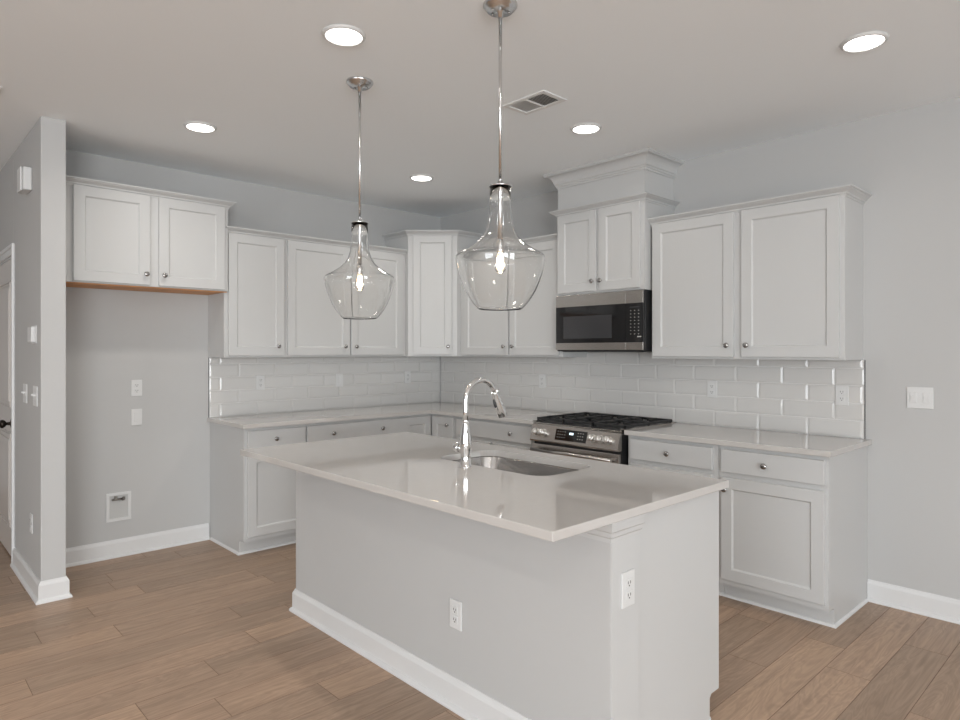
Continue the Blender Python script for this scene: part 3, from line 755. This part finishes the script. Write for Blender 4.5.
def vent(label, x0, x1, y0, y1, rot=0, dark=True):
    cx_, cy_ = (x0+x1)/2, (y0+y1)/2; w_, h_ = x1-x0, y1-y0
    t = thing('ceiling_vent', label, 'air vent', (cx_, cy_, H))
    bm = bmesh.new(); f = .028
    bx(bm, -w_/2, w_/2, -h_/2, -h_/2+f, -.006, -.0005, bev=.0015); bx(bm, -w_/2, w_/2, h_/2-f, h_/2, -.006, -.0005, bev=.0015)
    bx(bm, -w_/2, -w_/2+f, -h_/2+f, h_/2-f, -.006, -.0005, bev=.0015); bx(bm, w_/2-f, w_/2, -h_/2+f, h_/2-f, -.006, -.0005, bev=.0015)
    bx(bm, -.006, .006, -h_/2+f, h_/2-f, -.006, -.0005)
    obj('frame', bm, 'grille', t)
    bm = bmesh.new(); bx(bm, -w_/2+f, w_/2-f, -h_/2+f, h_/2-f, -.0012, -.0005); obj('duct_opening', bm, 'slot', t)
    for sgn, (a, b) in ((-1, (-w_/2+f, -.006)), (1, (.006, w_/2-f))):
        n = 9
        for k in range(n):
            xx = a+(k+.5)*(b-a)/n; bm = bmesh.new()
            # tilted slat: leans away from the centre on each side
            hw = (b-a)/n*.62; dz = .0042 if sgn > 0 else .0008
            tl = 1 if sgn > 0 else -1
            vs = [bm.verts.new(p) for p in ((xx-hw, -h_/2+f, -.001-(dz if tl < 0 else 0)), (xx+hw, -h_/2+f, -.001-(dz if tl > 0 else 0)), (xx+hw, h_/2-f, -.001-(dz if tl > 0 else 0)), (xx-hw, h_/2-f, -.001-(dz if tl < 0 else 0)))]
            bm.faces.new(vs); bmesh.ops.solidify(bm, geom=bm.faces[:], thickness=.0006)
            obj('slat', bm, 'grille', t)
    return t
vent('rectangular white ceiling vent with dark louvres beside the nearer pendant stem', 2.501, 2.795, -1.650, -1.460)
vent('white ceiling vent whose corner shows at the extreme left edge of the ceiling', .66, .96, -3.84, -3.65)

# ------------------------------------------------------------ outlets, switches and wall devices
def plate(name, label, cat, loc, rz, kind='outlet', w_=.070, h_=.114, group=None):
    """plate on a wall, local front -y"""
    t = thing(name, label, cat, loc, rz, group)
    bm = bmesh.new(); bx(bm, -w_/2, w_/2, -.006, -.0003, -h_/2, h_/2, bev=.0025); obj('cover_plate', bm, 'plastic', t)
    if kind == 'outlet':
        for s_ in (-1, 1):
            bm = bmesh.new(); bx(bm, -.0165, .0165, -.0085, -.006, s_*.0195-.014, s_*.0195+.014, bev=.002); rc = obj('receptacle', bm, 'plastic', t)
            bm = bmesh.new()
            for xx in (-.0065, .0065): bx(bm, xx-.0012, xx+.0012, -.0092, -.0084, s_*.0195-.002, s_*.0195+.007)
            bx(bm, -.0022, .0022, -.0092, -.0084, s_*.0195-.010, s_*.0195-.0055); obj('slots', bm, 'slot', rc)
    elif kind == 'toggle':
        n = max(1, round(w_/.06)); n = 2 if w_ > .1 else 1
        for k in range(n):
            xx = (k-(n-1)/2)*.046
            bm = bmesh.new(); bx(bm, xx-.012, xx+.012, -.0075, -.006, -.019, .019, bev=.001); bx(bm, xx-.0045, xx+.0045, -.020, -.0075, .001, .012, bev=.0015); obj('toggle', bm, 'plastic', t)
    elif kind == 'rocker':
        bm = bmesh.new(); bx(bm, -.0165, .0165, -.0085, -.006, -.033, .033, bev=.002); obj('insert', bm, 'plastic', t)
    elif kind == 'rocker2':
        for xx in (-.03, .03):
            bm = bmesh.new(); bx(bm, xx-.0165, xx+.0165, -.0085, -.006, -.028, .028, bev=.002)
            bx(bm, xx-.012, xx+.012, -.011, -.0085, -.010, .010, bev=.001); obj('switch', bm, 'plastic', t)
    return t
yT = -.0068
plate('electrical_outlet', 'white duplex outlet on the back tile hidden in glare left of the range', 'outlet', (1.348, yT, 1.163), 0)
plate('electrical_outlet', 'white duplex outlet on the back tile just right of the range', 'outlet', (2.861, yT, 1.160), 0)
plate('electrical_outlet', 'white duplex outlet near the right edge of the back tile', 'outlet', (3.660, yT, 1.157), 0)
plate('light_switch', 'wide white double switch plate alone on the grey wall at the right', 'light switch', (4.044, 0, 1.163), 0, 'rocker2', .122, .116)
plate('electrical_outlet', 'white duplex outlet at the left end of the left wall tile', 'outlet', (-yT, -1.867, 1.165), RL)
plate('light_switch', 'white switch plate in the middle of the left wall tile', 'light switch', (-yT, -1.149, 1.163), RL, 'rocker')
plate('electrical_outlet', 'white duplex outlet on the left wall tile nearest the kitchen corner', 'outlet', (-yT, -.412, 1.168), RL)
plate('electrical_outlet', 'white duplex outlet on the grey wall of the refrigerator space', 'outlet', (0, -2.769, 1.157), RL)
plate('blank_plate', 'white blank plate directly below the outlet in the refrigerator space', 'wall plate', (0, -2.769, .953), RL, 'rocker')
plate('electrical_outlet', 'white duplex outlet low on the grey back of the island', 'outlet', (3.030, WY0, .372), 0)
plate('electrical_outlet', 'white duplex outlet high on the narrow end of the island', 'outlet', (WX1+.0045, -2.358, .650), PI/2)
plate('light_switch', 'white toggle switch plate on the hall wall, left of a matching plate', 'light switch', (.135, HY0, 1.155), 0, 'toggle', .118, .116)
plate('light_switch', 'white toggle switch plate on the hall wall nearest the wall end', 'light switch', (.47, HY0, 1.155), 0, 'toggle', .118, .116)
plate('electrical_outlet', 'white outlet low on the hall wall seen edge-on', 'outlet', (.34, HY0, .395), 0)
t = thing('thermostat', 'small white thermostat on the hall wall above the switches', 'thermostat', (.43, HY0, 1.512))
bm = bmesh.new(); bx(bm, -.068, .068, -.006, -.0003, -.052, .052, bev=.002); obj('back_plate', bm, 'plastic', t)
bm = bmesh.new(); bx(bm, -.060, .060, -.027, -.006, -.045, .045, bev=.005); obj('housing', bm, 'plastic', t)
t = thing('door_chime', 'white box-shaped door chime high on the hall wall', 'door chime', (.27, HY0, 2.435))
bm = bmesh.new(); bx(bm, -.085, .085, -.045, -.0003, -.068, .068, bev=.008); obj('housing', bm, 'plastic', t)
bm = bmesh.new(); bx(bm, -.055, .055, -.056, -.0452, -.070, .070, bev=.004); obj('cover', bm, 'plastic', t)
# ice-maker water box
t = thing('water_supply_box', 'recessed white water supply box with a small valve, low in the refrigerator space', 'water box', (0, -2.882, .345), RL)
bm = bmesh.new(); W, Hh, f = .078, .098, .020
for q in ((-W, W, -Hh, -Hh+f), (-W, W, Hh-f, Hh)): bx(bm, q[0], q[1], -.010, -.0003, q[2], q[3], bev=.002)
for q in ((-W, -W+f), (W-f, W)): bx(bm, q[0], q[1], -.010, -.0003, -Hh+f, Hh-f, bev=.002)
obj('frame', bm, 'plastic', t)
bm = bmesh.new(); bx(bm, -W+f, W-f, -.002, -.0003, -Hh+f, Hh-f); obj('back_panel', bm, mat('box_recess', (.50, .50, .49), .5), t)
bm = bmesh.new(); tube(bm, [(-.02,-.012,.074),(-.02,-.012,.045)], .010, 12); tube(bm, [(-.045,-.014,.052),(.02,-.014,.052)], .0075, 12); tube(bm, [(.02,-.014,.052),(.034,-.014,.052)], .013, 12)
obj('valve', bm, 'brass', t)
